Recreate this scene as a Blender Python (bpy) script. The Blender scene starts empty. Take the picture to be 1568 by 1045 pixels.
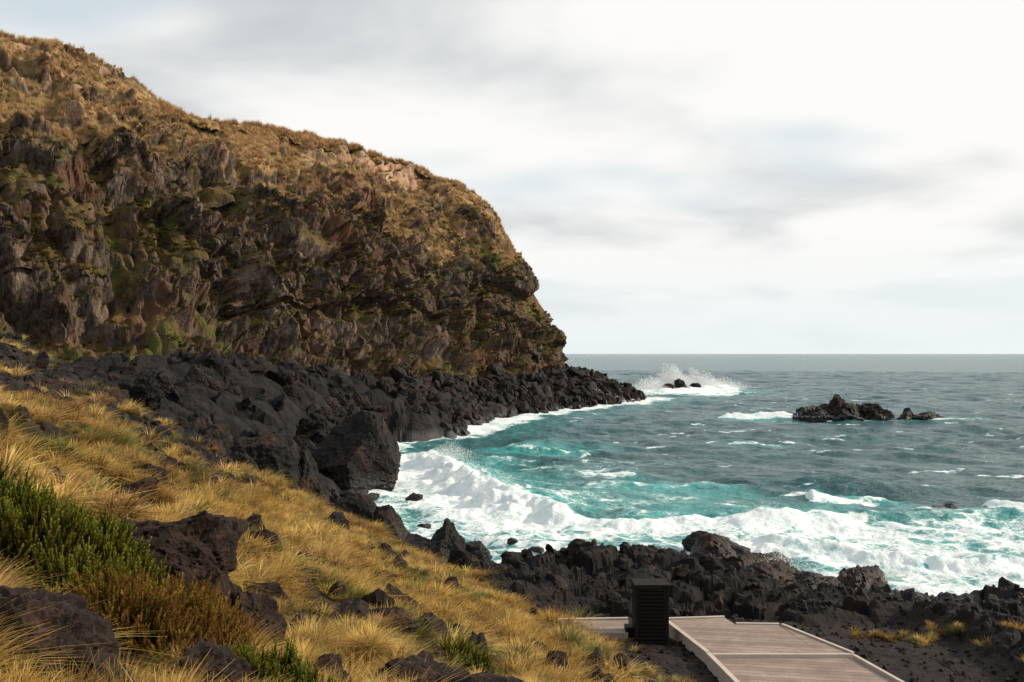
import bpy, math, numpy as np
from mathutils import Vector
rng=np.random.default_rng(7)
scene=bpy.context.scene
# ---------------------------------------------------------------- noise
perm=rng.permutation(256); perm=np.concatenate([perm,perm,perm]).astype(np.int32)
grad=rng.normal(size=(256,3)); grad/=np.linalg.norm(grad,axis=1)[:,None]; grad=grad.astype(np.float32)
def perlin(x,y,z):
    x=np.asarray(x,np.float32);y=np.asarray(y,np.float32);z=np.asarray(z,np.float32)
    xi=np.floor(x).astype(np.int32);yi=np.floor(y).astype(np.int32);zi=np.floor(z).astype(np.int32)
    fx=x-xi;fy=y-yi;fz=z-zi
    xi&=255;yi&=255;zi&=255
    u=fx*fx*fx*(fx*(fx*6-15)+10);v=fy*fy*fy*(fy*(fy*6-15)+10);w=fz*fz*fz*(fz*(fz*6-15)+10)
    def c(a,b,d):
        g=grad[perm[perm[perm[(xi+a)]+((yi+b)&255)]+((zi+d)&255)]&255]
        return g[...,0]*(fx-a)+g[...,1]*(fy-b)+g[...,2]*(fz-d)
    l=lambda a,b,t:a+(b-a)*t
    return l(l(l(c(0,0,0),c(1,0,0),u),l(c(0,1,0),c(1,1,0),u),v),l(l(c(0,0,1),c(1,0,1),u),l(c(0,1,1),c(1,1,1),u),v),w)*1.5
def fbm(x,y,z,o=5,g=.5,l=2.03):
    s=0;a=1;t=0
    for i in range(o):
        s=s+a*perlin(x+i*17.3,y+i*9.1,z+i*5.7);t+=a;a*=g;x=x*l;y=y*l;z=z*l
    return s/t
def ridged(x,y,z,o=5,g=.5,l=2.1):
    s=0;a=1;t=0
    for i in range(o):
        s=s+a*(1-2*np.abs(perlin(x+i*11.3,y+i*3.1,z+i*8.7)));t+=a;a*=g;x=x*l;y=y*l;z=z*l
    return s/t
jit=rng.random((256,3)).astype(np.float32)
def worley(x,y,z):
    x=np.asarray(x,np.float32);y=np.asarray(y,np.float32);z=np.asarray(z,np.float32)
    xi=np.floor(x).astype(np.int32);yi=np.floor(y).astype(np.int32);zi=np.floor(z).astype(np.int32)
    F1=np.full(x.shape,9.,np.float32);F2=F1.copy();R=np.zeros(x.shape,np.float32)
    for a in(-1,0,1):
        for b in(-1,0,1):
            for c in(-1,0,1):
                h=perm[perm[perm[(xi+a)&255]+((yi+b)&255)]+((zi+c)&255)]&255
                j=jit[h]
                d=np.sqrt((xi+a+j[...,0]-x)**2+(yi+b+j[...,1]-y)**2+(zi+c+j[...,2]-z)**2)
                m=d<F1
                F2=np.where(m,F1,np.minimum(F2,d));R=np.where(m,jit[(h*7+3)&255][...,0],R);F1=np.where(m,d,F1)
    return F1,F2,R
def sst(a,b,x):
    t=np.clip((x-a)/(b-a),0,1);return t*t*(3-2*t)
# ---------------------------------------------------------------- helpers
def link(o): scene.collection.objects.link(o);return o
def raw_mesh(name,V,F4,attrs=None,mat=None,smooth=False,tri=False):
    k=3 if tri else 4
    me=bpy.data.meshes.new(name);n=len(V);f=len(F4)
    me.vertices.add(n);me.vertices.foreach_set('co',np.ascontiguousarray(V,np.float32).ravel())
    me.loops.add(f*k);me.loops.foreach_set('vertex_index',np.ascontiguousarray(F4,np.int32).ravel())
    me.polygons.add(f);me.polygons.foreach_set('loop_start',np.arange(0,f*k,k,dtype=np.int32))
    me.polygons.foreach_set('use_smooth',np.full(f,smooth,bool))
    me.update(calc_edges=True)
    for kk,a in(attrs or{}).items():
        at=me.attributes.new(kk,'FLOAT','POINT');at.data.foreach_set('value',np.ascontiguousarray(a,np.float32).ravel())
    if mat:me.materials.append(mat)
    return me
def grid_faces(n,m,flip=False):
    i=np.arange(n*m).reshape(n,m)
    q=[i[:-1,:-1],i[:-1,1:],i[1:,1:],i[1:,:-1]]
    if flip:q=q[::-1]
    return np.stack([a.ravel() for a in q],1)
def grid_normals(P):
    du=np.gradient(P,axis=0);dv=np.gradient(P,axis=1)
    N=np.cross(dv,du);N/=np.linalg.norm(N,axis=2)[...,None]+1e-9
    return N
def newmat(name):
    m=bpy.data.materials.new(name);m.use_nodes=True;m.node_tree.nodes.clear();return m,NT(m.node_tree)
class NT:
    def __init__(s,t):s.t=t
    def n(s,ty,ins=None,**kw):
        x=s.t.nodes.new(ty)
        for k,v in kw.items():setattr(x,k,v)
        for k,v in(ins or{}).items():
            if isinstance(v,bpy.types.NodeSocket):s.t.links.new(v,x.inputs[k])
            else:x.inputs[k].default_value=v
        return x
    def m(s,op,a,b=0.,c=0.,clamp=False):
        return s.n('ShaderNodeMath',{0:a,1:b,2:c},operation=op,use_clamp=clamp).outputs[0]
    def mix(s,f,a,b,blend='MIX'):
        x=s.n('ShaderNodeMix',data_type='RGBA',blend_type=blend)
        for k,v in((0,f),(6,a),(7,b)):
            if isinstance(v,bpy.types.NodeSocket):s.t.links.new(v,x.inputs[k])
            else:x.inputs[k].default_value=v if k==0 else (*v,1) if len(v)==3 else v
        return x.outputs[2]
    def attr(s,nm):return s.n('ShaderNodeAttribute',attribute_name=nm).outputs['Fac']
    def noise(s,vec,sc,det=4,ro=.55,dist=0.):
        return s.n('ShaderNodeTexNoise',{'Vector':vec,'Scale':sc,'Detail':det,'Roughness':ro,'Distortion':dist}).outputs['Fac']
    def mr(s,v,a,b,c=0.,d=1.,smooth=False):
        return s.n('ShaderNodeMapRange',{0:v,1:a,2:b,3:c,4:d},interpolation_type='SMOOTHSTEP' if smooth else 'LINEAR').outputs[0]
    def pos(s):return s.n('ShaderNodeNewGeometry').outputs['Position']
    def out(s,sh):s.n('ShaderNodeOutputMaterial',{'Surface':sh})
    def bsdf(s,**k):
        return s.n('ShaderNodeBsdfPrincipled',{a.replace('_',' '):v for a,v in k.items()}).outputs[0]
    def bump(s,h,st,d):return s.n('ShaderNodeBump',{'Height':h,'Strength':st,'Distance':d}).outputs[0]
# ---------------------------------------------------------------- materials
def lava_mat(name,c1,c2,sc=1.,rust=(.05,.026,.017),rough=.6):
    m,t=newmat(name);p=t.pos()
    n1=t.noise(p,1.3*sc,6,.68);n2=t.noise(p,.35*sc,3,.6);n3=t.noise(p,9*sc,4,.7)
    col=t.mix(t.mr(n1,.38,.7),c1,c2)
    col=t.mix(t.mr(n2,.54,.68,0,.7),col,rust)
    col=t.mix(t.mr(n3,.55,.72,0,.5),col,(.065,.054,.046))
    h=t.m('ADD',t.m('MULTIPLY',n3,.7),t.m('MULTIPLY',n1,1.3))
    z=t.n('ShaderNodeSeparateXYZ',{0:p}).outputs[2]
    wet=t.mr(z,2.2,.2,0,1,True)
    col=t.mix(t.m('MULTIPLY',wet,.6),col,(.004,.004,.005))
    t.out(t.bsdf(Base_Color=col,Roughness=t.mr(wet,0,1,rough,.3),Specular_IOR_Level=t.mr(wet,0,1,.15,.4),Normal=t.bump(h,1.,.14/sc)))
    return m
M_lava=lava_mat('lava_rock',(.0035,.0035,.004),(.018,.0148,.013))
M_lavared=lava_mat('red_lava_rock',(.008,.005,.004),(.034,.019,.014),1.5,(.07,.028,.016))
M_lavanear=lava_mat('hillside_lava_rock',(.008,.005,.004),(.042,.026,.02),3.,(.065,.032,.02),.75)
def terrain_mat():
    m,t=newmat('foreground_terrain_mat');p=t.pos()
    g=t.attr('grass');gv=t.attr('gravel')
    n1=t.noise(p,1.2,6,.68);n2=t.noise(p,.3,3,.6);n3=t.noise(p,11,5,.7)
    lava=t.mix(t.mr(n1,.38,.7),(.0035,.0035,.004),(.018,.0148,.013))
    lava=t.mix(t.mr(n2,.56,.72,0,.6),lava,(.036,.02,.014))
    vor=t.n('ShaderNodeTexVoronoi',{'Vector':p,'Scale':7.}).outputs
    grav=t.mix(t.n('ShaderNodeSeparateColor',{0:vor['Color']}).outputs[0],(.006,.005,.005),(.032,.023,.019))
    soil=t.mix(n1,(.012,.008,.005),(.06,.036,.015))
    soil=t.mix(t.mr(n3,.45,.6),soil,(.04,.032,.012))
    col=t.mix(gv,lava,grav);col=t.mix(g,col,soil)
    z=t.n('ShaderNodeSeparateXYZ',{0:p}).outputs[2]
    wet=t.mr(z,2.0,.2,0,1,True)
    col=t.mix(t.m('MULTIPLY',wet,.6),col,(.004,.004,.005))
    h=t.m('ADD',t.m('MULTIPLY',n3,.7),t.m('MULTIPLY',n1,1.4))
    t.out(t.bsdf(Base_Color=col,Roughness=t.mr(wet,0,1,.75,.3),Specular_IOR_Level=t.mr(wet,0,1,.15,.4),Normal=t.bump(h,1.,.14)))
    return m
def cliff_mat():
    m,t=newmat('headland_mat');p=t.pos()
    ve=t.attr('veg');go=t.attr('gold');ap=t.attr('apron');bs=t.attr('soil')
    mp=t.n('ShaderNodeMapping',{'Vector':p,'Scale':(1,1,.5)}).outputs[0]
    n1=t.noise(mp,.16,6,.68);n2=t.noise(p,.04,4,.65);n3=t.noise(mp,1.1,5,.7);n4=t.noise(p,.5,6,.7);n5=t.noise(p,.09,4,.6)
    rock=t.mix(t.mr(n3,.38,.64),(.022,.017,.014),(.125,.096,.078))
    rock=t.mix(t.mr(n1,.52,.66,0,.8),rock,(.25,.195,.16))
    rock=t.mix(t.mr(n2,.50,.62,0,.7),rock,(.15,.068,.04))
    green=t.mix(t.mr(n4,.36,.64),(.035,.030,.013),(.115,.090,.036))
    green=t.mix(t.mr(n1,.45,.6,0,.8),green,(.165,.098,.046))
    green=t.mix(t.mr(n5,.53,.62,0,.75),green,t.mix(n4,(.045,.056,.013),(.12,.14,.032)))
    gold=t.mix(t.mr(n4,.35,.65),(.15,.092,.038),(.44,.29,.145))
    gold=t.mix(t.mr(n5,.46,.6,0,.7),gold,t.mix(n4,(.06,.05,.018),(.22,.17,.065)))
    col=t.mix(ve,rock,green);col=t.mix(go,col,gold)
    col=t.mix(bs,col,t.mix(n3,(.36,.21,.13),(.72,.50,.35)))
    dark=t.mix(t.mr(n3,.38,.66),(.005,.0045,.0045),(.030,.024,.020))
    col=t.mix(ap,col,dark)
    h=t.m('ADD',t.m('MULTIPLY',n4,.8),n3)
    t.out(t.bsdf(Base_Color=col,Roughness=.9,Specular_IOR_Level=.1,Normal=t.bump(h,1.,.9)))
    return m
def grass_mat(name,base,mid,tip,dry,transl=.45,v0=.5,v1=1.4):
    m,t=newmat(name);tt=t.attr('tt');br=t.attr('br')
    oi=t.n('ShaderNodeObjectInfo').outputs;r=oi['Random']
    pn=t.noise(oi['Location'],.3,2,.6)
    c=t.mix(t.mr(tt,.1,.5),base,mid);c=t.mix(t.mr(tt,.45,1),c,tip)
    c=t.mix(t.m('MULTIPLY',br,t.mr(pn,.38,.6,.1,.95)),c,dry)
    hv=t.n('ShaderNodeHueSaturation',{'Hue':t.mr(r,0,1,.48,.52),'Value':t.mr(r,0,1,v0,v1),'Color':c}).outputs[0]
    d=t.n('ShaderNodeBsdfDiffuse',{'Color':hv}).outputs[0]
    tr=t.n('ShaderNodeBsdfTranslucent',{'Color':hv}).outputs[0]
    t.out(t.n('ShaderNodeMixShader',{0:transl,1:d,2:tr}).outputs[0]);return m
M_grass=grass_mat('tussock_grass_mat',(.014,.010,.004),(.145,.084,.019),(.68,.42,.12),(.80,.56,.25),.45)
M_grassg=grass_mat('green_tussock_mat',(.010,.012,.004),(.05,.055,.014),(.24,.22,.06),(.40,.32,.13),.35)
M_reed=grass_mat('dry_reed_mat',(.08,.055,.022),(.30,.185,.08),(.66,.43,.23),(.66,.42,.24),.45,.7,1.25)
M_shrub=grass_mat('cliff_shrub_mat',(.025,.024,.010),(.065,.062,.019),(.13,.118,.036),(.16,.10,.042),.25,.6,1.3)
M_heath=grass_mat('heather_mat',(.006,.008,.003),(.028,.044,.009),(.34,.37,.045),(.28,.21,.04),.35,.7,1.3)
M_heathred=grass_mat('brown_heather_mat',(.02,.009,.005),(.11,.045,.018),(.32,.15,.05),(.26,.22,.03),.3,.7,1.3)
# ---------------------------------------------------------------- instancing
def proto_coll(name,meshes):
    c=bpy.data.collections.new(name)
    for i,me in enumerate(meshes):
        c.objects.link(bpy.data.objects.new(f'{name}_{i:02d}',me))
    return c
def scatter(name,P,rot,scl,idx,coll):
    n=len(P);me=bpy.data.meshes.new(name);me.vertices.add(n)
    me.vertices.foreach_set('co',np.asarray(P,np.float32).ravel())
    for k,a in(('rot',rot),('scl',scl)):
        at=me.attributes.new(k,'FLOAT_VECTOR','POINT');at.data.foreach_set('vector',np.asarray(a,np.float32).ravel())
    at=me.attributes.new('idx','INT','POINT');at.data.foreach_set('value',np.asarray(idx,np.int32))
    o=link(bpy.data.objects.new(name,me))
    ng=bpy.data.node_groups.new(name+'_gn','GeometryNodeTree')
    ng.interface.new_socket('Geometry',in_out='INPUT',socket_type='NodeSocketGeometry')
    ng.interface.new_socket('Geometry',in_out='OUTPUT',socket_type='NodeSocketGeometry')
    N=ng.nodes;L=ng.links
    gi=N.new('NodeGroupInput');go=N.new('NodeGroupOutput')
    ci=N.new('GeometryNodeCollectionInfo');ci.inputs['Collection'].default_value=coll
    ci.inputs['Separate Children'].default_value=True;ci.inputs['Reset Children'].default_value=True
    ip=N.new('GeometryNodeInstanceOnPoints');ip.inputs['Pick Instance'].default_value=True
    def na(nm,ty):
        x=N.new('GeometryNodeInputNamedAttribute');x.data_type=ty;x.inputs[0].default_value=nm
        return [s for s in x.outputs if s.enabled and s.name=='Attribute'][0]
    er=N.new('FunctionNodeEulerToRotation')
    L.new(na('rot','FLOAT_VECTOR'),er.inputs[0]);L.new(er.outputs[0],ip.inputs['Rotation'])
    L.new(na('scl','FLOAT_VECTOR'),ip.inputs['Scale']);L.new(na('idx','INT'),ip.inputs['Instance Index'])
    L.new(gi.outputs[0],ip.inputs['Points']);L.new(ci.outputs[0],ip.inputs['Instance']);L.new(ip.outputs[0],go.inputs[0])
    md=o.modifiers.new('instances','NODES');md.node_group=ng
    return o
# ---------------------------------------------------------------- rocks
def ico(sub):
    import bmesh
    bm=bmesh.new();bmesh.ops.create_icosphere(bm,subdivisions=sub,radius=1)
    V=np.array([v.co[:] for v in bm.verts]);F=np.array([[v.index for v in f.verts] for f in bm.faces]);bm.free();return V,F
ICO={s:ico(s) for s in(3,4,5,6)}
def rock_mesh(name,sub=4,seed=0,dims=(1,1,1),planes=14,rough=.12,mat=None):
    r=np.random.default_rng(seed);V,F=ICO[sub]
    n=r.normal(size=(planes,3));n/=np.linalg.norm(n,axis=1)[:,None];d=r.uniform(.62,1.,planes)
    dot=V@n.T;rad=np.where(dot>.05,d/np.maximum(dot,.05),9).min(1);rad=np.minimum(rad,1.25)
    P=V*rad[:,None];s=seed*3.7
    f=fbm(P[:,0]*1.4+s,P[:,1]*1.4,P[:,2]*1.4,7,.62)
    q=fbm(P[:,0]*2+s,P[:,1]*2,P[:,2]*2+9,3)*.5
    F1,F2,R=worley(P[:,0]*2.2+s+q,P[:,1]*2.2+q,P[:,2]*2.2-q)
    rg=ridged(P[:,0]*2.2+s,P[:,1]*2.2,P[:,2]*2.2,5,.6)
    P=P*(1+rough*(1.9*f+.9*(R-.5)+.9*rg-.25*(1-sst(0,.12,F2-F1))))[:,None]
    return raw_mesh(name,P*np.array(dims),F,None,mat or M_lava,False,True)
def rock(name,loc,dims,seed,rot=0.,sub=5,mat=None,planes=14,rough=.14):
    o=link(bpy.data.objects.new(name,rock_mesh(name,sub,seed,dims,planes,rough,mat)));o.location=loc;o.rotation_euler=(0,0,rot);return o
rock_protos=proto_coll('lava_stone_shapes',[rock_mesh(f'lava_stone_{i}',3,50+i,(1,r_,h_),12,.16) for i,(r_,h_) in enumerate([(1,.7),(.8,.9),(.7,.6),(1.1,.8),(.9,1.1),(.75,.75)])])
bigrock_protos=proto_coll('lava_crag_shapes',[rock_mesh(f'lava_crag_{i}',5,250+i,(1,r_,h_),11,.17) for i,(r_,h_) in enumerate([(1,.8),(.8,.9),(.7,.7),(1.1,.8),(.9,1.1)])])
redrock_protos=proto_coll('red_stone_shapes',[rock_mesh(f'red_stone_{i}',4,90+i,(1,r_,h_),12,.17,M_lavanear) for i,(r_,h_) in enumerate([(1,.7),(.8,.8),(.7,.6)])])
# ---------------------------------------------------------------- foreground terrain (world metres, z=0 sea level)
CP=np.array([
(0,-10,14),(-15,-10,16),(15,-10,11),(0,0,13.3),(-3,3,13.3),(3,3,12.4),(-6,4,14),(8,0,11),
(-3.6,8,12.35),(-5.4,12,12.15),(-9,20,12.3),(-14.4,32,12.7),(-20,45,13.4),(-26,58,13.9),(-31,60,14.9),(-45,60,16.5),(-40,40,17),(-30,25,16.5),(-20,12,15.5),
(-2.5,10,11.6),(-5,20,10.3),(-8.3,33,9.3),(-12.1,48,8.5),(-22.2,58,11.3),(-17,53,9.7),
(-1.3,15,9.9),(-2.2,25,8.2),(-3.8,43,5.7),(-8,47,7.0),(-1.2,42,5.0),(-10.4,52,6.5),
(0,10,11.0),(0.2,16,9.5),(.95,22,7.6),(1.56,34,5.5),(3.8,27,5.7),(5,10,9),(10,10,7),(10,20,5),(20,20,4.5),(7,29,4.9),(6.5,36,4.9),(11,33,4.9),(3.5,36,4.9),(14,28,4.8),(25,30,4.3),(40,30,4),
(4.5,41,4.2),(10,43,3.8),(16,42,3.6),(18,37,4.4),(26,42,3.0),(0.6,60,1.9),(4.4,58,3.4),(8,57,3.2),(10.3,55,2.4),(4,50,3.4),(0,50,3.2),(13.6,50,2.4),(17,50,2.1),(20,48,1.8),(25.5,57,.7),(24.6,54,-.1),(30,54,.5),(38,52,.8),
(-3,60,-.8),(1,66,-1),(5,66,-1),(10,63,-1),(15,61,-.8),(20,61,-.8),(27,61,-1.),(40,58,-1),(-5,54,1.0),(-9,62,.8),(-3,70,-3),(10,74,-3.5),(27,72,-3.5),(45,68,-3.5),(70,60,-3.5),
(-14,66,1.5),(-19,66,4),(-25,72,7.0),(-36,75,11),(-13,80,-1.5),(-18,92,-.5),(-24,92,3.5),(-30,92,6),(-14,110,-3),(-19,125,-2.5),(-22.5,150,-1.5),(-22.5,176,-.6),(-12,187,-.8),(-2,200,-4),
(-27,112,2.5),(-28,135,3.0),(-28.5,155,4.),(-32,120,5.5),(-40,120,7.5),(-50,120,9.),(-60,110,9.5),(-53.5,150,12.0),(-47,165,11),(-36,175,8.4),(-27,182,6.6),(-19.6,182,3.8),(-35,150,8.),(-42,140,10),(-70,140,11),(-80,100,12),(-90,60,19),
(-30,200,7),(-60,190,9),(-10,230,-4),(20,120,-4),(60,150,-4),(0,150,-4),(90,90,-4),(30,230,-5),(-60,235,10),(-110,150,12)],float)
def tps_fit(P,lam=.02):
    n=len(P);X=P[:,:2]/50;r2=((X[:,None]-X[None])**2).sum(2)
    K=np.where(r2>0,r2*np.log(r2+1e-12)*.5,0)+np.eye(n)*lam*.01
    Q=np.c_[np.ones(n),X];A=np.block([[K,Q],[Q.T,np.zeros((3,3))]])
    return X,np.linalg.solve(A,np.r_[P[:,2],0,0,0])
TX,TW=tps_fit(CP)
def tps(x,y):
    sh=x.shape;x=x.ravel()/50;y=y.ravel()/50;out=np.zeros(len(x))
    for a in range(0,len(x),40000):
        xa=x[a:a+40000];ya=y[a:a+40000]
        r2=(xa[:,None]-TX[:,0])**2+(ya[:,None]-TX[:,1])**2
        out[a:a+40000]=(r2*np.log(r2+1e-12)*.5)@TW[:-3]+TW[-3]+TW[-2]*xa+TW[-1]*ya
    return out.reshape(sh)
nc,nr=760,760
th=np.linspace(math.radians(-50),math.radians(50),nc);rr=np.exp(np.linspace(math.log(2.),math.log(245),nr))
TH,RR=np.meshgrid(th,rr,indexing='ij')
X=np.sin(TH)*RR;Y=np.cos(TH)*RR
Z=tps(X,Y)
wob=fbm(X/6,Y/6,X*0+1.5,4)
edge=X+wob*3.0
grass=sst(4.6,5.6,Z+wob*.8)*sst(62,52,Y+wob*6)*sst(3.8,2.2,edge-np.clip(28-Y,0,30)*.35)
band=sst(-9.5,-13,X+wob*4)*sst(31,38,Y+wob*9)   # scree band high on the hillside
band=np.maximum(band*.95,sst(.22,.34,wob)*sst(24,30,Y)*sst(-4,-9,X)*.9)
grass=grass*(1-.93*band)
pad=sst(-1.5,1.5,X)*sst(17,15,X)*sst(41,38.5,Y+wob)*sst(8,12,Y)
flat=np.maximum(pad,0)
gravel=np.clip(np.maximum(pad,band),0,1)
rockm=(1-grass)*(1-.94*flat)*(1-.8*band*(Y<70))
farm=sst(70,100,Y)
rg=ridged(X/7,Y/7,Z/9,6,.6);rgf=ridged(X/16,Y/22,Z*0+2,5,.5)
F1,F2,R=worley(X/2.4+wob*.6,Y/2.4,Z/3)
F1b,F2b,Rb=worley(X/.8,Y/.8+wob,Z/1.)
F1c,F2c,Rc=worley(X/4+wob*.6,Y/5.5,X*0)
dome=np.sqrt(np.clip(1-F1c**2*1.3,0,1))*(.5+Rc)
near_rd=rg*1.3+(R-.5)*1.3-.4*(1-sst(0,.15,F2-F1))+(Rb-.5)*.35
far_rd=(rgf*3.0+dome*2.4-2.+rg*.5)*sst(-3,-.8,Z)
rd=near_rd*(1-farm)*sst(-3.4,-2.2,Z)+far_rd*farm
near_in=sst(4,14,np.hypot(X,Y))
mound=np.abs(fbm(X/1.1,Y/1.1,X*0,3))
Z2=Z+rockm*rd*.85*near_in+grass*(.45*mound+.45*fbm(X/4,Y/4,X*0+4,3))*near_in+band*(Y<75)*(.18*(Rb-.5)+.25*rg)+flat*.03*wob
P=np.stack([X,Y,Z2],2)
ter=link(bpy.data.objects.new('hillside_ground',raw_mesh('hillside_ground',P.reshape(-1,3),grid_faces(nc,nr,True),{'grass':grass,'gravel':gravel*(Y<80)},terrain_mat(),False)))
def ground_z(x,y):
    r=math.hypot(x,y);a=math.atan2(x,y)
    i=int(np.clip((a-th[0])/(th[1]-th[0]),0,nc-1));j=int(np.clip((math.log(r)-math.log(2.))/(math.log(245/2.))*(nr-1),0,nr-1))
    return float(Z2[i,j])
# ---------------------------------------------------------------- tussock grass
def tuft_mesh(name,nb,L,w,spread,seg,seed,mat,root=.07,up=1.,bias=(0.,0.)):
    r=np.random.default_rng(seed);Vs=[];Fs=[];tt=[];br=[];o=0
    for b in range(nb):
        a=r.uniform(0,2*math.pi);l=L*r.uniform(.55,1.15);sp=spread*r.uniform(.1,1.)
        rx=root*math.sqrt(r.random());c0=np.array([math.cos(a)*rx,math.sin(a)*rx,-.05*L])
        h=np.array([math.cos(a)+bias[0],math.sin(a)+bias[1],0])
        side=np.array([-math.sin(a+r.uniform(-.7,.7)),math.cos(a),0]);side/=np.linalg.norm(side)
        rb=r.random()
        for k in range(seg+1):
            s=k/seg
            c=c0+h*l*(sp*.35*s+sp*.65*s*s)+np.array([0,0,1])*l*up*(s-.45*sp*s*s)
            ww=w*(1-s*.92)*.5
            Vs+=[c-side*ww,c+side*ww];tt+=[s,s];br+=[rb,rb]
            if k<seg:Fs.append([o+2*k,o+2*k+1,o+2*k+3,o+2*k+2])
        o+=2*(seg+1)
    return raw_mesh(name,np.array(Vs),np.array(Fs),{'tt':tt,'br':br},mat)
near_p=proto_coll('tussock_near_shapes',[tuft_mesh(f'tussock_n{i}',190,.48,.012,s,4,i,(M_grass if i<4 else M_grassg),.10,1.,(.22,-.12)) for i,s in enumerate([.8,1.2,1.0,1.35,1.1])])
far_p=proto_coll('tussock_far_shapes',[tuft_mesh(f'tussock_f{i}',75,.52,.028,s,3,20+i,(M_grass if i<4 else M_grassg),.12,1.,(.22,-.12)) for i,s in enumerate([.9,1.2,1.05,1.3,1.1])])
def pick(mask,weight,n):
    w=(mask*weight).ravel();w=w/w.sum();return rng.choice(len(w),n,p=w)
cn=fbm(X/1.5,Y/1.5,X*0+8,3);cn2=fbm(X/5,Y/5,X*0+18,3)
clump=sst(-.18,.12,cn+cn2*.5)*.97+.03
dens=grass**1.5*clump*(Z2>3.5)
def grass_layer(name,r0,r1,n,coll,k,s0,s1):
    m=dens*(RR>=r0)*(RR<r1)*(np.abs(TH)<.80)
    xb=((X+5.0)/1.6)**2+((Y-11.2)/1.4)**2
    m=m*(xb>1)*(((X+3.5)/.55)**2+((Y-10.4)/1.)**2>1)
    id_=pick(m,RR**2,n)
    p=P.reshape(-1,3)[id_]+np.c_[rng.normal(0,.03,(n,2))*RR.ravel()[id_][:,None]*.1,np.zeros(n)]
    rot=np.c_[rng.normal(0,.2,n),rng.normal(.1,.2,n),rng.uniform(-1.2,1.2,n)]
    s=rng.uniform(s0,s1,n)*(.55+.65*clump.ravel()[id_]);ix=rng.integers(0,k-1,n);ix[(rng.random(n)<.12)|((cn2.ravel()[id_]<-.12)&(rng.random(n)<.6))]=k-1
    return scatter(name,p,rot,np.c_[s,s,s*rng.uniform(.5,.8,n)],ix,coll)
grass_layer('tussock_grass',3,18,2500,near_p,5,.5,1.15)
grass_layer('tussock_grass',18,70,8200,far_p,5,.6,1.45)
# ---------------------------------------------------------------- heather bushes
def twig_mesh(name,seed,mat,L=.36):
    r=np.random.default_rng(seed);Vs=[];Fs=[];tt=[];br=[];o=0
    for tw in range(4):
        a=r.uniform(0,6.28);lean=r.uniform(.05,.45);l=L*r.uniform(.6,1.1)
        for k in range(120):
            s=r.random()**.8;ctr=np.array([math.cos(a)*lean*s*l,math.sin(a)*lean*s*l,s*l])
            b=r.uniform(0,6.28);out=np.array([math.cos(b),math.sin(b),r.uniform(.4,1.3)]);out/=np.linalg.norm(out)
            ln=.042*(1.15-.75*s)*r.uniform(.7,1.2);sd=np.cross(out,[0,0,1]);sd/=np.linalg.norm(sd)+1e-6
            Vs+=[ctr-sd*.006,ctr+sd*.006,ctr+out*ln];Fs.append([o,o+1,o+2]);o+=3;q=.05+.95*s**1.4*r.uniform(.6,1);tt+=[q,q,q];br+=[r.random()*.6]*3
    return raw_mesh(name,np.array(Vs),np.array(Fs),{'tt':tt,'br':br},mat,False,True)
hp=proto_coll('heather_twig_shapes',[twig_mesh(f'heather_twig_{i}',i,M_heath) for i in range(4)])
hrp=proto_coll('brown_heather_twig_shapes',[twig_mesh(f'brown_heather_twig_{i}',30+i,M_heathred,.42) for i in range(3)])
def bush(name,blobs,n,coll,k,sc=1.):
    Ps=[];Rs=[]
    tot=sum(b[3]*b[4] for b in blobs)
    for (x,y,dz,rx,rz) in blobs:
        z=ground_z(x,y)+dz
        q=int(n*rx*rz/tot);v=rng.normal(size=(q,3));v/=np.linalg.norm(v,axis=1)[:,None];v[:,2]=np.abs(v[:,2])
        sh=rng.uniform(.45,1.,q)[:,None]**.6;lump=(1+.45*fbm(v[:,0]*2.5+x,v[:,1]*2.5,v[:,2]*2.5,3))[:,None]
        p=v*sh*lump*np.array([rx,rx,rz])+np.array([x,y,z]);Ps.append(p)
        Rs.append(np.c_[-v[:,1]*.45+rng.normal(0,.15,q),v[:,0]*.45+rng.normal(0,.15,q),rng.uniform(-.3,.3,q)])
    Ps=np.concatenate(Ps);Rs=np.concatenate(Rs);m=len(Ps);s=rng.uniform(.6,1.2,m)*sc
    return scatter(name,Ps,Rs,np.c_[s,s,s],rng.integers(0,k,m),coll)
bush('heather_bush',[(-6.2,11.6,-.1,.75,.95),(-5.5,11.5,-.1,.65,.8),(-4.8,11.2,-.1,.6,.8),(-4.2,10.9,-.1,.5,.62),(-3.75,10.9,-.1,.35,.4),(-5.2,10.7,-.1,.6,.7),(-4.6,10.4,-.1,.5,.5),(-7.2,12.4,-.1,.9,1.0)],2300,hp,4)
bush('heather_bush',[(-2.2,9.3,.0,.34,.48),(-1.9,9.15,.0,.26,.36),(-2.5,9.5,0,.25,.4)],330,hp,4,.75)
bush('heather_bush',[(-1.0,17,.0,.4,.3),(-.6,16.8,.0,.3,.25)],130,hp,4,.8)
bush('brown_heather_bush',[(-3.5,10.5,-.05,.42,.5),(-3.15,10.3,-.05,.34,.42),(-3.4,9.8,-.05,.4,.3),(-3.8,9.7,-.05,.45,.4),(-2.9,9.9,-.05,.3,.2)],620,hrp,3)
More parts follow.
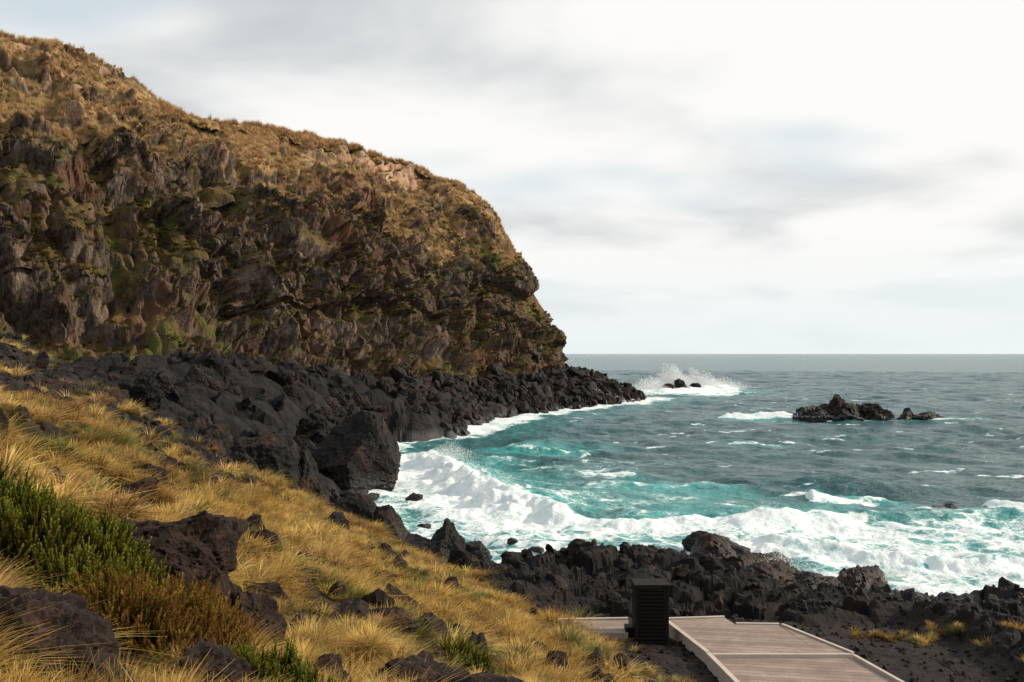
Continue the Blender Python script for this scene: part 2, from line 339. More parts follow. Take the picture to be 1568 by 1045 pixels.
# ---------------------------------------------------------------- foreground rocks
def gr(name,x,y,dz,dims,seed,rot=0,mat=None,**k):
    return rock(name,(x,y,ground_z(x,y)+dz),dims,seed,rot,6 if dims[0]>.6 else 5,mat or M_lavanear,**k)
gr('volcanic_boulder',-5.05,14.4,.6,(1.15,.8,.75),3,.2)
gr('volcanic_boulder',-4.2,13.9,.25,(.5,.5,.55),4,.6)
gr('volcanic_boulder',-3.95,7.8,.0,(.62,.5,.45),5,.4)
gr('volcanic_boulder',-3.3,7.6,-.1,(.4,.4,.36),15,.9)
gr('volcanic_boulder',-2.75,9.2,.15,(.3,.28,.34),6)
gr('volcanic_boulder',-1.35,13.6,.12,(.75,.5,.42),8,.3)
gr('volcanic_boulder',-.55,13.6,.12,(.35,.35,.36),9)
gr('volcanic_boulder',-3.7,14.,.12,(.4,.35,.4),10)
gr('volcanic_boulder',-2.4,19.5,.15,(.55,.4,.34),12)
gr('volcanic_boulder',1.7,21.5,.2,(.6,.4,.4),13)
gr('volcanic_boulder',.9,22.5,.1,(.4,.4,.35),20)
gr('volcanic_boulder',-2.4,8.6,.0,(.3,.3,.25),17)
# sea stacks and blocks of the cove
rock('lava_block',(-17.0,114,2.2),(5.2,5,4.6),21,.3,6,None,10,.10)
rock('lava_block',(-21.5,96,3.0),(3.0,3.,4.8),22,.2,6,None,11,.12)
rock('lava_block',(-24.5,92,3.8),(3.8,3,3.6),23,.5,6,None,12,.12)
rock('lava_boulder',(-4.5,73,.6),(1.5,1.3,1.7),24,.1)
rock('lava_boulder',(-6.6,74,.3),(2.0,1.3,1.2),25)
rock('lava_boulder',(-2.5,73,.2),(1.,.9,1.1),26)
rock('lava_boulder',(-9.6,79,.6),(1.6,1.3,1.8),27)
rock('lava_boulder',(-12.8,80,1.2),(2.6,2,2.2),28)
rock('lava_boulder',(-15.5,84,.8),(1.8,1.8,1.7),29)
for i,(x,y,d) in enumerate([(-17,106,.9),(-14.5,104,.6),(-19.5,108,1.1),(-10,103,.6),(0,79,.35),(2,76,.4),(-14.5,111,.5),(40.5,95,.8),(42,95.5,.6),(-7.5,86,.4)]):
    rock('sea_rock',(x,y,.1),(d*1.5,d,d*.7),130+i,i,4)
for i,(x,y,a,b) in enumerate([(13,66,1.8,1.0),(15.5,67.5,2.2,1.6),(17.3,65,1.8,1.3),(14.5,72,2.0,1.3),(18.5,63,1.7,1.2),(12,69,1.4,.9),(22.8,64,1.6,1.6),(21.4,63.5,1.1,.9),(16,63,1.7,1.2),(15.6,76,1.9,1.1),(10.8,72,1.3,.9),(18.5,70,1.3,.8)]):
    rock('sea_rock',(x,y,.15),(a,a*.8,b),160+i,i*.7,5,M_lavared)
# offshore rocks
for i,(x,y,a,b) in enumerate([(71,232,4.2,2.6),(75,233,4.,4.4),(79,232,3.5,3.3),(83.5,233,3.5,3.8),(69,230,2.5,1.6),(86,231,2,1.5),(77,231,5,2.5)]):
    rock('offshore_rock',(x,y,0),(a,a*.7,b),200+i,i*.6,5,None,9,.2)
for i,(x,y,a,b) in enumerate([(91,229,2.4,2.0),(94,228,2.8,1.4),(98.,229,2.4,1.1),(70,415,4,3.0),(76,418,3,2.2),(64,412,2.5,2)]):
    rock('offshore_rock',(x,y,0),(a,a*.7,b),210+i,i*.6,5,None,9,.2)
# ---------------------------------------------------------------- headland cliff
cols=[# F, W, T
((-130,135,11),(-112,108,5),(-181,215,102)),((-97,150,11),(-80,128,5),(-155,240,100)),((-74,165,11),(-60,145,5),(-124.5,262,98.7)),
((-57,180,11.5),(-44,155,5),(-109,275,94.7)),((-43.8,200,9.5),(-34,172,3),(-92,290,85.7)),((-27,225,7.9),(-16,185,-2),(-76.8,305,86.4)),
((-20,243,7.3),(-8,207,-2),(-66,320,87.)),((-14.3,260,6.8),(-1,233,-2),(-53.6,335,86)),((3,310,6.6),(16,276,-2),(-33.5,355,82)),
((20.,350,8.6),(38,312,-2),(-14,370,75)),((18,372,8),(46,350,-2),(-18,384,74)),((8,410,6),(30,412,-2),(-34,412,74)),((-35,455,6),(-25,475,-2),(-72,440,78)),((-90,480,6),(-85,500,-2),(-115,450,80))]
cols=np.array(cols,float)
def catmull(A,u):
    n=len(A);i=np.clip(np.floor(u).astype(int),0,n-2);f=(u-i)[:,None,None]
    g=lambda k:A[np.clip(k,0,n-1)]
    p0,p1,p2,p3=g(i-1),g(i),g(i+1),g(i+2)
    return .5*((2*p1)+(-p0+p2)*f+(2*p0-5*p1+4*p2-p3)*f**2+(-p0+3*p1-3*p2+p3)*f**3)
kn=np.concatenate([np.linspace(0,9.3,1000,endpoint=False),np.linspace(9.3,13,160)])
C=catmull(cols,kn);F_,W_,T_=C[:,0],C[:,1],C[:,2]
NV=430
v=np.linspace(0,1,NV)
gt=np.array([0,.17,.27,.45,.59,.75,.87,1.]);gh=np.array([0,.06,.17,.29,.40,.62,.78,1.])
gt2=np.array([0,.10,.2,.32,.45,.55,.62,.75,.87,1.]);gh2=np.array([0,.14,.25,.29,.35,.46,.50,.65,.82,1.])
CP3=np.zeros((len(kn),NV,3));Tt=np.zeros((len(kn),NV));A=np.zeros_like(Tt)
back=(T_-F_)[:,:2];back/=np.linalg.norm(back,axis=1)[:,None]
mixk=sst(8.6,7.6,kn)[:,None]
for j,vv in enumerate(v):
    if vv<.10:
        s=vv/.10;q=W_+(F_-W_)*s;q[:,2]=W_[:,2]+(F_[:,2]-W_[:,2])*min(1,(s*1.35))**.75;CP3[:,j]=q;A[:,j]=1;Tt[:,j]=-1+s
    elif vv<.86:
        s=(vv-.10)/.76;h=np.interp(s,gt,gh)*(1-mixk)+np.interp(s,gt2,gh2)*mixk;q=F_+(T_-F_)*h;q[:,2]=F_[:,2]+(T_[:,2]-F_[:,2])*s;CP3[:,j]=q;Tt[:,j]=s
    else:
        s=(vv-.86)/.14;d=s*s*70+s*6;q=T_.copy();q[:,:2]+=back*d;q[:,2]+=-s*4+.5*math.sin(min(s*6,1.57));CP3[:,j]=q;Tt[:,j]=1+s
N0=grid_normals(CP3)
if N0[500,200,2]<0:N0=-N0;FL=True
else:FL=False
x,y,z=CP3[...,0],CP3[...,1],CP3[...,2]
face=sst(-.1,.12,Tt)*sst(1.25,.85,Tt)
big=fbm(x/38,y/38,z/55,3);rg=ridged(x/17,y/17,z/26+3,6,.58)
wb=fbm(x/9,y/9,z/9+7,3)
F1,F2,R=worley(x/8+wb*.7,y/8,z/7);G1,G2,S=worley(x/2.8+wb,y/2.8,z/4.2)
topm=sst(.55,.85,Tt+big*.5)
rmn=fbm(x/30+5,y/30,(z+big*22)/8.5,5,.6)
rocky=sst(-.04,.10,rmn+.07-.28*topm)
gul=ridged(x/30+11,y/30,z/90,4,.55)
endk=(1-.5*sst(7.8,9,kn))[:,None]
amp=face*(1-.5*topm)*endk
D=big*8*sst(.0,.3,face)*(1-.5*sst(.8,1,Tt))*endk+amp*(rg*2.+rocky*(2.8+rg*2.2+(R-.5)*4.0+(S-.5)*2.3-.6*(1-sst(0,.14,F2-F1)))-1.5)-face*sst(.25,.8,gul)*7*endk+.7*fbm(x/3,y/3,z/3,4)*np.clip(face+A+topm*.5,0,1)
rimn=fbm(kn[:,None]*3.+x*0,x*0+3.3,x*0,4);D+=rimn*2.4*sst(.8,1,Tt)
ap=sst(.08,-.06,Tt+wb*.16)
D+=ap*((S-.5)*2.+ (R-.5)*2.)
ap=ap*sst(1.5,4.,kn)[:,None]
D*=sst(-1.0,-.9,Tt)
CPd=CP3+N0*D[...,None]
N1=grid_normals(CPd)*(-1 if FL else 1)
nz=N1[...,2]
cov=fbm(x/16,y/16,z/16+20,6,.6)
veg=np.clip(sst(.38,.62,nz+cov*.7)+(1-rocky)*sst(.06,.28,nz+cov*.4+.1)*.95+.04,0,1)*sst(-.06,.06,Tt+(kn<4)[:,None]*1.)
gold=sst(.55,.74,Tt+cov*.45+big*.35)*sst(.0,.3,nz+cov*.4+.12-rocky*.2)
soil=np.exp(-((x+40)/16)**2)*np.exp(-((Tt-.96)/.05)**2)*sst(.85,.55,nz+cov*.4-.2)
soil=np.maximum(soil,sst(.22,.32,fbm(x/9,y/9,z/4+40,4))*sst(.6,.8,Tt)*sst(1.05,.95,Tt)*.6)
gold*=1-soil
head=link(bpy.data.objects.new('headland_cliff',raw_mesh('headland_cliff',CPd.reshape(-1,3),grid_faces(len(kn),NV,FL),{'veg':veg,'gold':gold,'apron':ap,'soil':soil},cliff_mat(),False)))
# cliff vegetation
reeds=proto_coll('reed_clump_shapes',[tuft_mesh(f'reed_{i}',40,1.5,.08,.6,3,60+i,M_reed,.5,1.,(.1,-.1)) for i in range(3)])
shr=proto_coll('shrub_shapes',[tuft_mesh(f'shrub_{i}',50,.75,.14,1.2,3,70+i,M_shrub,.5) for i in range(3)])
CF=CPd.reshape(-1,3)
vis=(kn<9.8)[:,None]
wt=gold*(Tt>.35)*(Tt<1.35)*vis*np.where((Tt>.95),2.6,1.)*sst(-.3,.0,cov)
n=13000;id_=pick(wt,1,n);s=rng.uniform(.45,1.1,n)
scatter('dry_reed_grass',CF[id_],np.c_[rng.normal(0,.12,(n,2)),rng.uniform(0,6.28,n)],np.c_[s,s,s*rng.uniform(.8,1.4,n)],rng.integers(0,3,n),reeds)
wt=veg*(1-gold)*(Tt<.98)*vis*sst(-.15,.2,cov)
n=6500;id_=pick(wt,1,n);s=rng.uniform(.5,1.3,n)
scatter('cliff_shrubs',CF[id_],np.c_[rng.normal(0,.2,(n,2)),rng.uniform(0,6.28,n)],np.c_[s,s,s],rng.integers(0,3,n),shr)
n=150;id_=pick(((Tt>.97)&(Tt<1.03))*vis*sst(.1,.3,fbm(x/20,y/20,z*0,3)),1,n);s=rng.uniform(1.2,2.4,n)
scatter('cliff_top_shrubs',CF[id_],np.c_[rng.normal(0,.2,(n,2)),rng.uniform(0,6.28,n)],np.c_[s,s,s*.9],rng.integers(0,3,n),shr)
# rubble at the foot
wt=(Tt<.03)*(Tt>-1)*(kn>3.6)[:,None]*vis*(CPd[...,2]>-1.0)*sst(.12,-.1,Tt)
n=2000;id_=pick(wt,1,n);s=rng.uniform(.5,1.3,n)*np.where(rng.random(n)>.9,2.0,1.)
scatter('cliff_foot_boulders',CF[id_],rng.uniform(0,6.28,(n,3)),np.c_[s,s,s],rng.integers(0,6,n),rock_protos)
Pf=P.reshape(-1,3)
m=(rockm>.5)*(Z2>-.4)*(Y>40)*(Y<75)*(X>-8)*(X<48)
n=650;id_=pick(m,RR**2,n);s=rng.uniform(.12,.4,n)*np.where(rng.random(n)>.93,2.,1.)
scatter('shore_boulders',Pf[id_],rng.uniform(0,6.28,(n,3)),np.c_[s,s,s*.8],rng.integers(0,6,n),rock_protos)
m=(Z2>-.4)*(Y>75)*(Y<200)*(X>-60)*(X<0)*sst(.0,.3,wob+.15)
n=420;id_=pick(m,RR**2,n);s=rng.uniform(.5,1.4,n)*np.where(rng.random(n)>.85,1.8,1.)
scatter('cove_boulders',Pf[id_],rng.uniform(0,6.28,(n,3)),np.c_[s,s,s*.8],rng.integers(0,5,n),bigrock_protos)
m=band*(Y<75)
n=5500;id_=pick(m,RR**2,n);s=rng.uniform(.05,.22,n)*np.where(rng.random(n)>.95,2.5,1.)
scatter('scree_stones',Pf[id_],rng.uniform(0,6.28,(n,3)),np.c_[s,s,s*.8],rng.integers(0,6,n),rock_protos)
m=pad*(Y>20)
n=1800;id_=pick(m,RR**2,n);s=rng.uniform(.03,.11,n)
scatter('gravel_stones',Pf[id_],rng.uniform(0,6.28,(n,3)),np.c_[s,s,s*.8],rng.integers(0,6,n),rock_protos)
m=grass*(RR>9)*(RR<55)*(1.05-clump)
n=330;id_=pick(m,RR**2,n);s=rng.uniform(.15,.45,n)*np.where(rng.random(n)>.9,1.7,1.)
scatter('hillside_stones',Pf[id_]+np.array([0,0,.08]),rng.uniform(0,6.28,(n,3)),np.c_[s,s,s*.8],rng.integers(0,3,n),redrock_protos)
# tufts right of walkway
pp=[(13.3,35.6),(13.9,35.9),(14.4,35.6),(15.0,36),(16.2,36.2),(12.9,36.3),(15.6,36.6),(17.,31.),(16.4,30.7),(15.9,33.5),(17.6,35),(2.,34),(2.6,33),(3.2,31.6),(3.,30.6),(4.,30.3),(4.4,29.2),(5.,28.4),(4.9,29.6)]
pp=np.array([(a+dx,b+dy,ground_z(a,b)) for a,b in pp for dx,dy in rng.normal(0,.25,(5,2))]);n=len(pp);s=rng.uniform(.4,1.,n)
scatter('gravel_grass_tufts',pp,np.c_[rng.normal(0,.2,(n,2)),rng.uniform(-1,1,n)],np.c_[s,s,s*.8],rng.integers(0,5,n),far_p)
# ---------------------------------------------------------------- sea
ncs,nrs=1000,860
th2=np.linspace(math.radians(-46),math.radians(46),ncs)
r2=np.concatenate([np.exp(np.linspace(math.log(44),math.log(900),nrs)),np.exp(np.linspace(math.log(930),math.log(70000),60))])
T2,R2=np.meshgrid(th2,r2,indexing='ij');SX=np.sin(T2)*R2;SY=np.cos(T2)*R2
H=np.zeros_like(SX)
rw=np.random.default_rng(5)
ww1=fbm(SX/30,SY/30,SX*0+50,3)
for i in range(50):
    lam=1.9*(1.06**i)*rw.uniform(.9,1.1);a=math.radians(rw.normal(230,36));kx,ky=math.cos(a)*2*math.pi/lam,math.sin(a)*2*math.pi/lam
    ph=rw.uniform(0,6.28);am=.0098*lam**.85
    fade=sst(1.,.45,R2*.0036*2.4/lam)
    t_=kx*SX+ky*SY+ph+ww1*rw.uniform(2,5)
    H+=am*fade*((1-np.abs(np.sin(t_*.5)))**1.3*2-.75)
gust=.75+.6*fbm(SX/40,SY/40,SX*0,3)
H*=gust
H*=sst(60000,900,R2)
def dist_poly(px,py,pts):
    best=np.full(px.shape,1e9);sgn=np.zeros(px.shape);al=np.zeros(px.shape);L=0
    for (a,b) in zip(pts[:-1],pts[1:]):
        a=np.array(a,float);b=np.array(b,float);d=b-a;ln=np.hypot(*d);t=np.clip(((px-a[0])*d[0]+(py-a[1])*d[1])/ln**2,0,1)
        qx=px-a[0]-t*d[0];qy=py-a[1]-t*d[1];q=np.hypot(qx,qy);m=q<best
        best=np.where(m,q,best);sgn=np.where(m,np.sign(d[0]*qy-d[1]*qx),sgn);al=np.where(m,L+t*ln,al);L+=ln
    return best,sgn,al,L
w1=fbm(SX/7,SY/7,SX*0+2,4);w2=fbm(SX/14,SY/14,SX*0+5,3);w3=fbm(SX/2.2,SY/2.2,SX*0+9,4);w4=fbm(SX/4,SY/4,SX*0+19,4,.6)
wx=SX+w1*2.2+w3*.5;wy=SY+w2*5+w4*1.2
foam=np.zeros_like(H);teal=np.zeros_like(H)
def breaker(pts,h,back_w,front_w,f0,f1,fstr=1.):
    global H,foam,teal
    d,s,al,L=dist_poly(wx,wy,pts);sd=-d*s
    e=sst(0,L*.15,al)*sst(L,L*.85,al)
    prof=np.where(sd<0,np.exp(-(sd/back_w)**2),np.exp(-(sd/front_w)**2))
    hh=h*e*(.75+.9*w1)
    H+=hh*prof*(1+.5*w3)
    fm=sst(-f0,0,sd+w4*1.5)*sst(f1*1.4,f1*.3,sd+w3*2+w4*3)*sst(-.0,.25,e)
    foam=np.maximum(foam,fm*fstr*(1+.35*w4));teal=np.maximum(teal,np.exp(-(d/(front_w*4+3))**2)*e)
breaker([(-12.5,150),(-10.2,138),(-4.7,113),(-.9,102),(4,93),(9,89)],2.1,5,2.4,2.2,11,1.12)
breaker([(6,91),(10.2,89),(17.9,92),(22,89),(28,91),(33,89)],1.2,5,3.,2.,7,.92)
breaker([(18.5,82),(21,79),(26,75),(33,72),(44,68)],1.1,3,1.8,2.,5,.92)
breaker([(-2,86),(3,83),(8,82)],.6,2,1.2,1.,3,.7)
breaker([(32,107),(36,106.5),(40,109)],.6,3,1.5,1.,2.5,.8)
breaker([(45,96),(49,94),(56,96)],.9,3,1.5,1.,3.,1.)
breaker([(-2,165),(4,158),(12,150)],.6,3,1.8,.7,1.5,.5)
breaker([(50,243),(58,239),(68,237)],1.2,4,2,3.,4,.9)
breaker([(55,395),(72,400),(96,440)],2.,8,4,14,10,1.)
breaker([(8,117),(16,113),(24,118)],.7,4,2.5,.6,1.5,.45)
wash=sst(101,86,SY+w2*9-np.clip(-SX,0,15)*.9)*sst(-40,-5,SX+SY*.25)
foam=np.maximum(foam,wash*(.50+.55*w1+.35*w2+.25*w4+.03*sst(10,25,SX)))
teal=np.maximum(teal,wash*(.8+.6*w2))
behind=sst(185,120,SY)*sst(38,8,SX)*.33
cs,_,_,_=dist_poly(SX,SY,[(-26,140),(-24,165),(-22,178),(-12,188),(-7,207),(0,233),(16,278),(38,311),(50,345)])
foam=np.maximum(foam,sst(10,1,cs+w1*5)*(.98)*sst(.0,.4,w2+.6));foam=np.maximum(foam,behind*(.9+1.7*w1+.6*w4))
teal=np.maximum(teal,sst(30,5,cs)*.35);teal=np.maximum(teal,sst(150,100,SY)*sst(30,5,SX)*.3)
for(cx,cy,ax,ay,st) in[(70,405,28,50,1.),(78,231,14,6,.95),(97,229,12,5,.75),(59,238,11,3.5,.9),(-17,104,9,13,.7),(-8,76,9,9,.7),(41,95,4,3,.7),(16,68,10,7,.85),(26,62,14,6,.85),(190,240,14,3,.6),(40,168,6,3,.5)]:
    q=np.hypot((SX-cx)/ax,(SY-cy)/ay)+w1*.35+w4*.2;foam=np.maximum(foam,sst(1.1,.35,q)*st);teal=np.maximum(teal,sst(1.6,.5,q)*.5)
capn=fbm(SX/9,SY/4.,SX*0+33,4,.6)
foam=np.maximum(foam,sst(.24,.40,capn)*.62*sst(900,150,R2))
H+=.28*np.clip(foam,0,1)*fbm(SX/1.3,SY/1.3,SX*0+12,4)*sst(260,120,R2)+wash*.35*w1+wash*.3*w4
sea_m,t=newmat('sea_water');p=t.pos()
fo=t.attr('foam');te=t.attr('teal')
n0=t.noise(p,.22,3,.6);wp=t.n('ShaderNodeVectorMath',{0:p,1:t.n('ShaderNodeVectorMath',{0:t.n('ShaderNodeTexNoise',{'Vector':p,'Scale':.8,'Detail':3.}).outputs['Color'],1:(2.2,2.2,0)},operation='MULTIPLY').outputs[0]},operation='ADD').outputs[0]
nn=t.noise(wp,.42,7,.7);ve=t.n('ShaderNodeTexVoronoi',{'Vector':wp,'Scale':.75},feature='DISTANCE_TO_EDGE').outputs['Distance']
ve2=t.n('ShaderNodeTexVoronoi',{'Vector':wp,'Scale':2.1},feature='DISTANCE_TO_EDGE').outputs['Distance']
lace=t.m('ADD',t.mr(ve,0,.2,1,0,True),t.mr(ve2,0,.2,.5,0,True))
val=t.m('ADD',t.m('MULTIPLY_ADD',t.m('SUBTRACT',nn,.5),2.3,fo),t.m('MULTIPLY',t.m('MULTIPLY',lace,.30),t.mr(fo,.1,.5)))
ff=t.mr(val,.50,.92,0,1,True)
ff=t.m('MULTIPLY',ff,t.mr(fo,.02,.15))
deep=t.mix(t.mr(n0,.35,.65),(.013,.072,.083),(.034,.118,.127))
wc=t.mix(t.m('MULTIPLY',te,t.mr(n0,.3,.6,.6,1.)),deep,(.05,.37,.36))
veil=t.mr(val,.2,.6,0,.5,True)
wc=t.mix(t.m('MULTIPLY',veil,t.mr(fo,.1,.4)),wc,(.28,.60,.59))
mpw=t.n('ShaderNodeMapping',{'Vector':p,'Scale':(1,1.6,1),'Rotation':(0,0,.5)}).outputs[0]
hs=t.m('ADD',t.noise(mpw,1.1,5,.65),t.m('MULTIPLY',t.noise(mpw,.28,4,.6),2.6))
water=t.bsdf(Base_Color=wc,Roughness=.2,IOR=1.33,Specular_IOR_Level=.38,Normal=t.bump(hs,1.,.7))
fc=t.mix(t.mr(nn,.4,.7),(.64,.75,.76),(.88,.89,.89))
foamsh=t.bsdf(Base_Color=fc,Roughness=.8,Specular_IOR_Level=.2,Normal=t.bump(t.noise(p,2.5,4,.7),.7,.3))
t.out(t.n('ShaderNodeMixShader',{0:ff,1:water,2:foamsh}).outputs[0])
link(bpy.data.objects.new('sea_water',raw_mesh('sea_water',np.stack([SX,SY,H],2).reshape(-1,3),grid_faces(ncs,len(r2),True),{'foam':np.clip(foam,0,1.1),'teal':np.clip(teal,0,1)},sea_m,True)))
# ---------------------------------------------------------------- spray
M_spray,t=newmat('sea_spray_mat');d=t.n('ShaderNodeBsdfDiffuse',{'Color':(.9,.92,.93,1)}).outputs[0];tr=t.n('ShaderNodeBsdfTranslucent',{'Color':(.9,.92,.93,1)}).outputs[0]
t.out(t.n('ShaderNodeMixShader',{0:.4,1:d,2:tr}).outputs[0])
def spray(name,plumes):
    Vs=[]
    for(cx,cy,cz,ax,ay,h,n,s) in plumes:
        u=rng.normal(0,.5,(n,2));hh=rng.random(n)**2.2*h*np.exp(-(u**2).sum(1)*1.2)*(1+.8*fbm(u[:,0]*3+cx,u[:,1]*3,u[:,0]*0,3))*1.2
        c=np.c_[cx+u[:,0]*ax,cy+u[:,1]*ay,cz+hh];k=s*rng.uniform(.3,1.,n)
        tet=rng.normal(size=(n,4,3));tet/=np.linalg.norm(tet,axis=2)[...,None]
        Vs.append((c[:,None]+tet*k[:,None,None]).reshape(-1,3))
    V=np.concatenate(Vs);n=len(V)//4;b=np.arange(n)[:,None]*4
    F=np.concatenate([b+np.array(f) for f in([0,1,2],[0,2,3],[0,3,1],[1,3,2])])
    link(bpy.data.objects.new(name,raw_mesh(name,V,F,None,M_spray,False,True)))
spray('sea_spray',[(68,425,.5,9,8,8,18000,.26),(80,430,.5,12,6,6,12000,.26),(58,415,0,9,8,4.5,8000,.25),(92,440,0,12,6,4,6000,.25),
 (-8.5,135,1.0,3,9,1.8,7000,.06),(-5,116,1.,3,6,1.5,6000,.05),(-1,103,1.,3,4,1.2,4000,.045),(21.5,84,.8,3,2,1.6,3000,.05),
 (18,67,.6,2.5,2,1.3,2500,.05),(24,65,.5,2,1.5,1.1,1800,.05),(70,231,.5,4,3,2,1500,.15),(27,311,0,8,5,3,1500,.2)])
# ---------------------------------------------------------------- walkway, steps, cabinet
M_deck,t=newmat('walkway_boards');p=t.pos();n1=t.noise(p,1.1,5,.65);n2=t.noise(p,14,4,.6)
rp=t.n('ShaderNodeSeparateXYZ',{0:t.n('ShaderNodeMapping',{'Vector':p,'Rotation':(0,0,.17)}).outputs[0]}).outputs[1]
bd=t.m('DIVIDE',rp,.30);fr=t.m('FRACT',bd);gap=t.mr(t.m('ABSOLUTE',t.m('SUBTRACT',fr,.5)),.42,.5,0,1)
bn=t.n('ShaderNodeTexWhiteNoise',{'W':t.m('FLOOR',bd)},noise_dimensions='1D').outputs[0]
st=t.mix(t.mr(n1,.35,.7),(.225,.172,.146),(.38,.305,.265));st=t.mix(t.m('MULTIPLY',bn,.6),st,(.17,.127,.106));st=t.mix(t.mr(n2,.45,.7,0,.4),st,(.14,.10,.085))
st=t.mix(t.m('MULTIPLY',gap,.8),st,(.045,.034,.03))
t.out(t.bsdf(Base_Color=st,Roughness=.85,Specular_IOR_Level=.2,Normal=t.bump(t.m('SUBTRACT',n2,gap),.3,.02)))
M_curb,t=newmat('pale_kerb');n1=t.noise(t.pos(),3.,6,.65);t.out(t.bsdf(Base_Color=t.mix(n1,(.32,.26,.21),(.58,.50,.44)),Roughness=.8))
M_wood,t=newmat('black_timber');mp=t.n('ShaderNodeMapping',{'Vector':t.pos(),'Scale':(2,2,25)}).outputs[0];n1=t.noise(mp,2,5,.6)
t.out(t.bsdf(Base_Color=t.mix(n1,(.004,.003,.003),(.014,.010,.008)),Roughness=.7,Specular_IOR_Level=.15,Normal=t.bump(n1,.5,.01)))
def part(name,parent,V,F,mat,bev=.0):
    me=bpy.data.meshes.new(name);me.from_pydata([tuple(q) for q in V],[],F);me.materials.append(mat);me.update()
    o=link(bpy.data.objects.new(name,me));o.parent=parent
    if bev:
        b=o.modifiers.new('bevel','BEVEL');b.width=bev;b.segments=2
    return o
def prism(name,parent,poly,z0,z1,mat,bev=.015):
    n=len(poly);V=[(a,b,z0) for a,b in poly]+[(a,b,z1) for a,b in poly]
    F=[list(range(n))[::-1],list(range(n,2*n))]+[[i,(i+1)%n,n+(i+1)%n,n+i] for i in range(n)]
    return part(name,parent,V,F,mat,bev)
def boxp(name,parent,c,d,mat,bev=.01,rot=0):
    x0,y0,z0=c;ca,sa=math.cos(rot),math.sin(rot);pl=[(x0+ca*a-sa*b,y0+sa*a+ca*b) for a,b in((-d[0]/2,-d[1]/2),(d[0]/2,-d[1]/2),(d[0]/2,d[1]/2),(-d[0]/2,d[1]/2))]
    return prism(name,parent,pl,z0-d[2]/2,z0+d[2]/2,mat,bev)
def empty(n,loc=(0,0,0)):
    e=link(bpy.data.objects.new(n,None));return e
def strip(name,par,a,b,w,z0,z1,mat):
    a=np.array(a,float);b=np.array(b,float);d=(b-a)/np.linalg.norm(b-a);nn_=np.array([-d[1],d[0]])*w/2
    return prism(name,par,[tuple(a-nn_),tuple(b-nn_),tuple(b+nn_),tuple(a+nn_)],z0,z1,mat,.008)
wk=empty('boardwalk')
zt=5.38;zn=zt-.10
prism('far_deck',wk,[(6.38,32.06),(9.9,32.06),(9.9,32.3),(9.45,35.4),(7.95,35.5),(7.75,36.4),(5.6,36.1)][::1],4.3,zt,M_deck)
prism('near_deck',wk,[(7.6,20.),(13.2,20.),(10.85,31.92),(6.42,31.92)],4.3,zn,M_deck)
prism('side_deck',wk,[(9.92,32.06),(10.83,32.06),(9.62,35.35),(9.48,35.38)],4.3,zt-.003,M_deck)
strip('kerb_left_far',wk,(6.28,32.06),(5.5,36.1),.16,4.3,zt+.07,M_curb)
strip('kerb_left_near',wk,(7.5,20.),(6.28,32.0),.16,4.3,zt+.06,M_curb)
strip('kerb_right',wk,(13.32,20.),(10.94,32.0),.12,4.3,zt+.0,M_curb)
strip('kerb_right_far',wk,(10.94,32.08),(9.58,35.45),.12,4.3,zt+.05,M_curb)
strip('kerb_end',wk,(7.75,36.47),(5.5,36.2),.12,4.3,zt+.05,M_curb)
strip('kerb_notch',wk,(9.5,35.52),(7.98,35.6),.12,4.3,zt+.04,M_curb)
strip('step_nosing',wk,(6.42,31.99),(10.84,31.99),.12,5.0,zt+.02,M_curb)
lw=empty('stone_landing')
prism('slab',lw,[(1.7,36.0),(2.3,34.6),(4.0,34.4),(4.2,36.1)],4.4,5.38,M_deck)
strip('kerb',lw,(1.65,36.1),(4.2,36.25),.12,4.4,5.43,M_curb)
boxp('step_1',lw,(4.1,34.1,4.95),(.34,.8,.5),M_wood);boxp('step_2',lw,(4.1,34.75,5.25),(.34,.5,.6),M_wood)
cb=empty('slatted_timber_cabinet')
cx,cy,cz=4.78,34.5,4.75
for i,(a,b) in enumerate([(-.52,-.42),(.52,-.42),(-.52,.42),(.52,.42)]):boxp(f'post_{i+1}',cb,(cx+a,cy+b,cz+1.15),(.1,.1,2.3),M_wood)
for i in range(17):
    z_=cz+.16+i*.128
    boxp(f'front_slat_{i+1}',cb,(cx,cy-.445,z_),(.93,.03,.095),M_wood,.004)
    boxp(f'left_slat_{i+1}',cb,(cx-.545,cy,z_),(.03,.73,.095),M_wood,.004)
    boxp(f'right_slat_{i+1}',cb,(cx+.545,cy,z_),(.03,.73,.095),M_wood,.004)
boxp('inner_box',cb,(cx,cy,cz+1.1),(.9,.7,2.1),M_wood)
boxp('roof_cap',cb,(cx,cy,cz+2.34),(1.22,1.02,.07),M_wood)
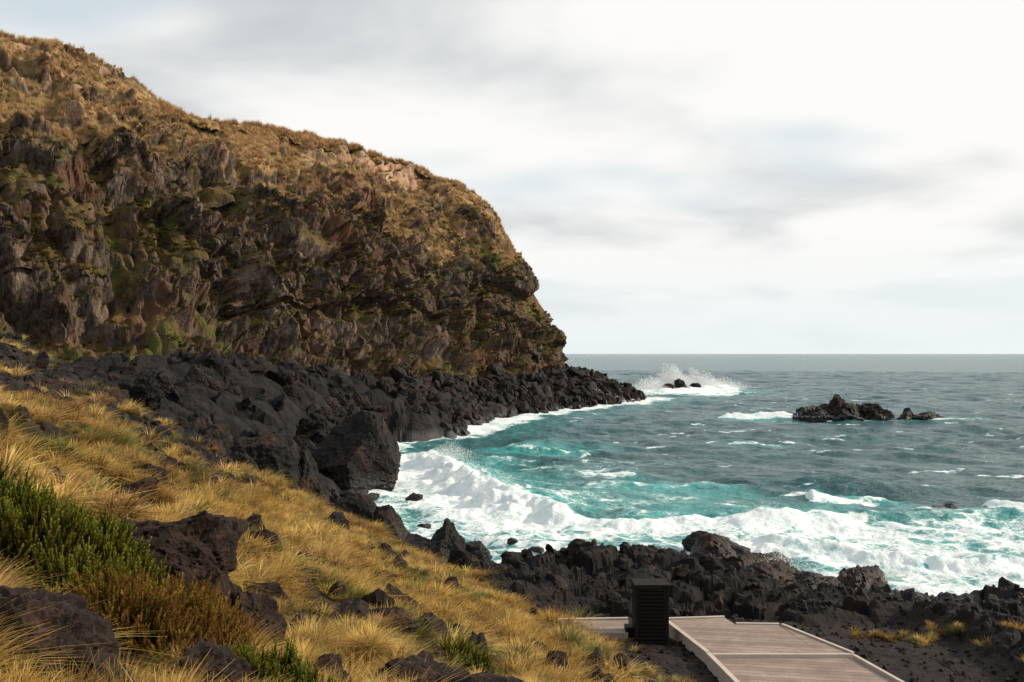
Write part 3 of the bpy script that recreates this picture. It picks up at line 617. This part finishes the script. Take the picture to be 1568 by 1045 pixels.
# ---------------------------------------------------------------- world
az=math.radians(86);el=math.radians(26)
sd=Vector((math.sin(az)*math.cos(el),math.cos(az)*math.cos(el),math.sin(el)))
w=bpy.data.worlds.new('World');scene.world=w;w.use_nodes=True;w.node_tree.nodes.clear();t=NT(w.node_tree)
sky=t.n('ShaderNodeTexSky',sky_type='NISHITA',sun_disc=False,sun_elevation=el,sun_rotation=az).outputs[0]
gd=t.n('ShaderNodeTexCoord').outputs['Generated'];sp=t.n('ShaderNodeSeparateXYZ',{0:gd}).outputs
zz=t.m('ADD',t.m('MAXIMUM',sp[2],0.),.18)
cv=t.n('ShaderNodeCombineXYZ',{0:t.m('DIVIDE',sp[0],zz),1:t.m('DIVIDE',sp[1],zz),2:2.4}).outputs[0]
c1=t.noise(cv,1.7,5,.45,.25);c2=t.noise(cv,.6,2,.5,.1)
sun_dot=t.n('ShaderNodeVectorMath',{0:gd,1:sd},operation='DOT_PRODUCT').outputs['Value']
cm=t.m('ADD',t.m('MULTIPLY_ADD',c1,2.1,-.62),t.m('ADD',t.m('MULTIPLY_ADD',c2,1.4,-.7),t.mr(sun_dot,-.35,.6,-.18,.50)))
br=t.mr(cm,-.05,.85,0,1,True)
cc=t.mix(br,(5.3,5.7,6.0),(9.8,9.7,9.5))
cover=t.mr(t.noise(cv,.8,3,.5),.54,.66,1,.3,True)
cc=t.mix(cover,t.mix(.6,sky,(7.9,9.3,9.8)),cc)
cc=t.mix(t.mr(sp[2],.13,.01,0,.88,True),cc,(8.5,9.1,9.15))
cc=t.mix(t.mr(sp[2],0,-.05),cc,(1.2,1.6,1.8))
t.n('ShaderNodeOutputWorld',{'Surface':t.n('ShaderNodeBackground',{'Color':cc,'Strength':.1}).outputs[0]})
sl=bpy.data.lights.new('sun','SUN');sl.energy=5.0;sl.angle=math.radians(.6);sl.color=(1,.86,.67)
so=link(bpy.data.objects.new('sun',sl));so.rotation_euler=(-sd).to_track_quat('-Z','Y').to_euler()
# ---------------------------------------------------------------- camera
cam=bpy.data.cameras.new('camera');cam.lens=35;cam.sensor_width=36;cam.clip_end=200000;cam.clip_start=.1
co=link(bpy.data.objects.new('camera',cam));co.location=(0,0,15);co.rotation_euler=(math.radians(90.73),0,0)
scene.camera=co
scene.view_settings.view_transform='Standard';scene.view_settings.look='None';scene.view_settings.exposure=0
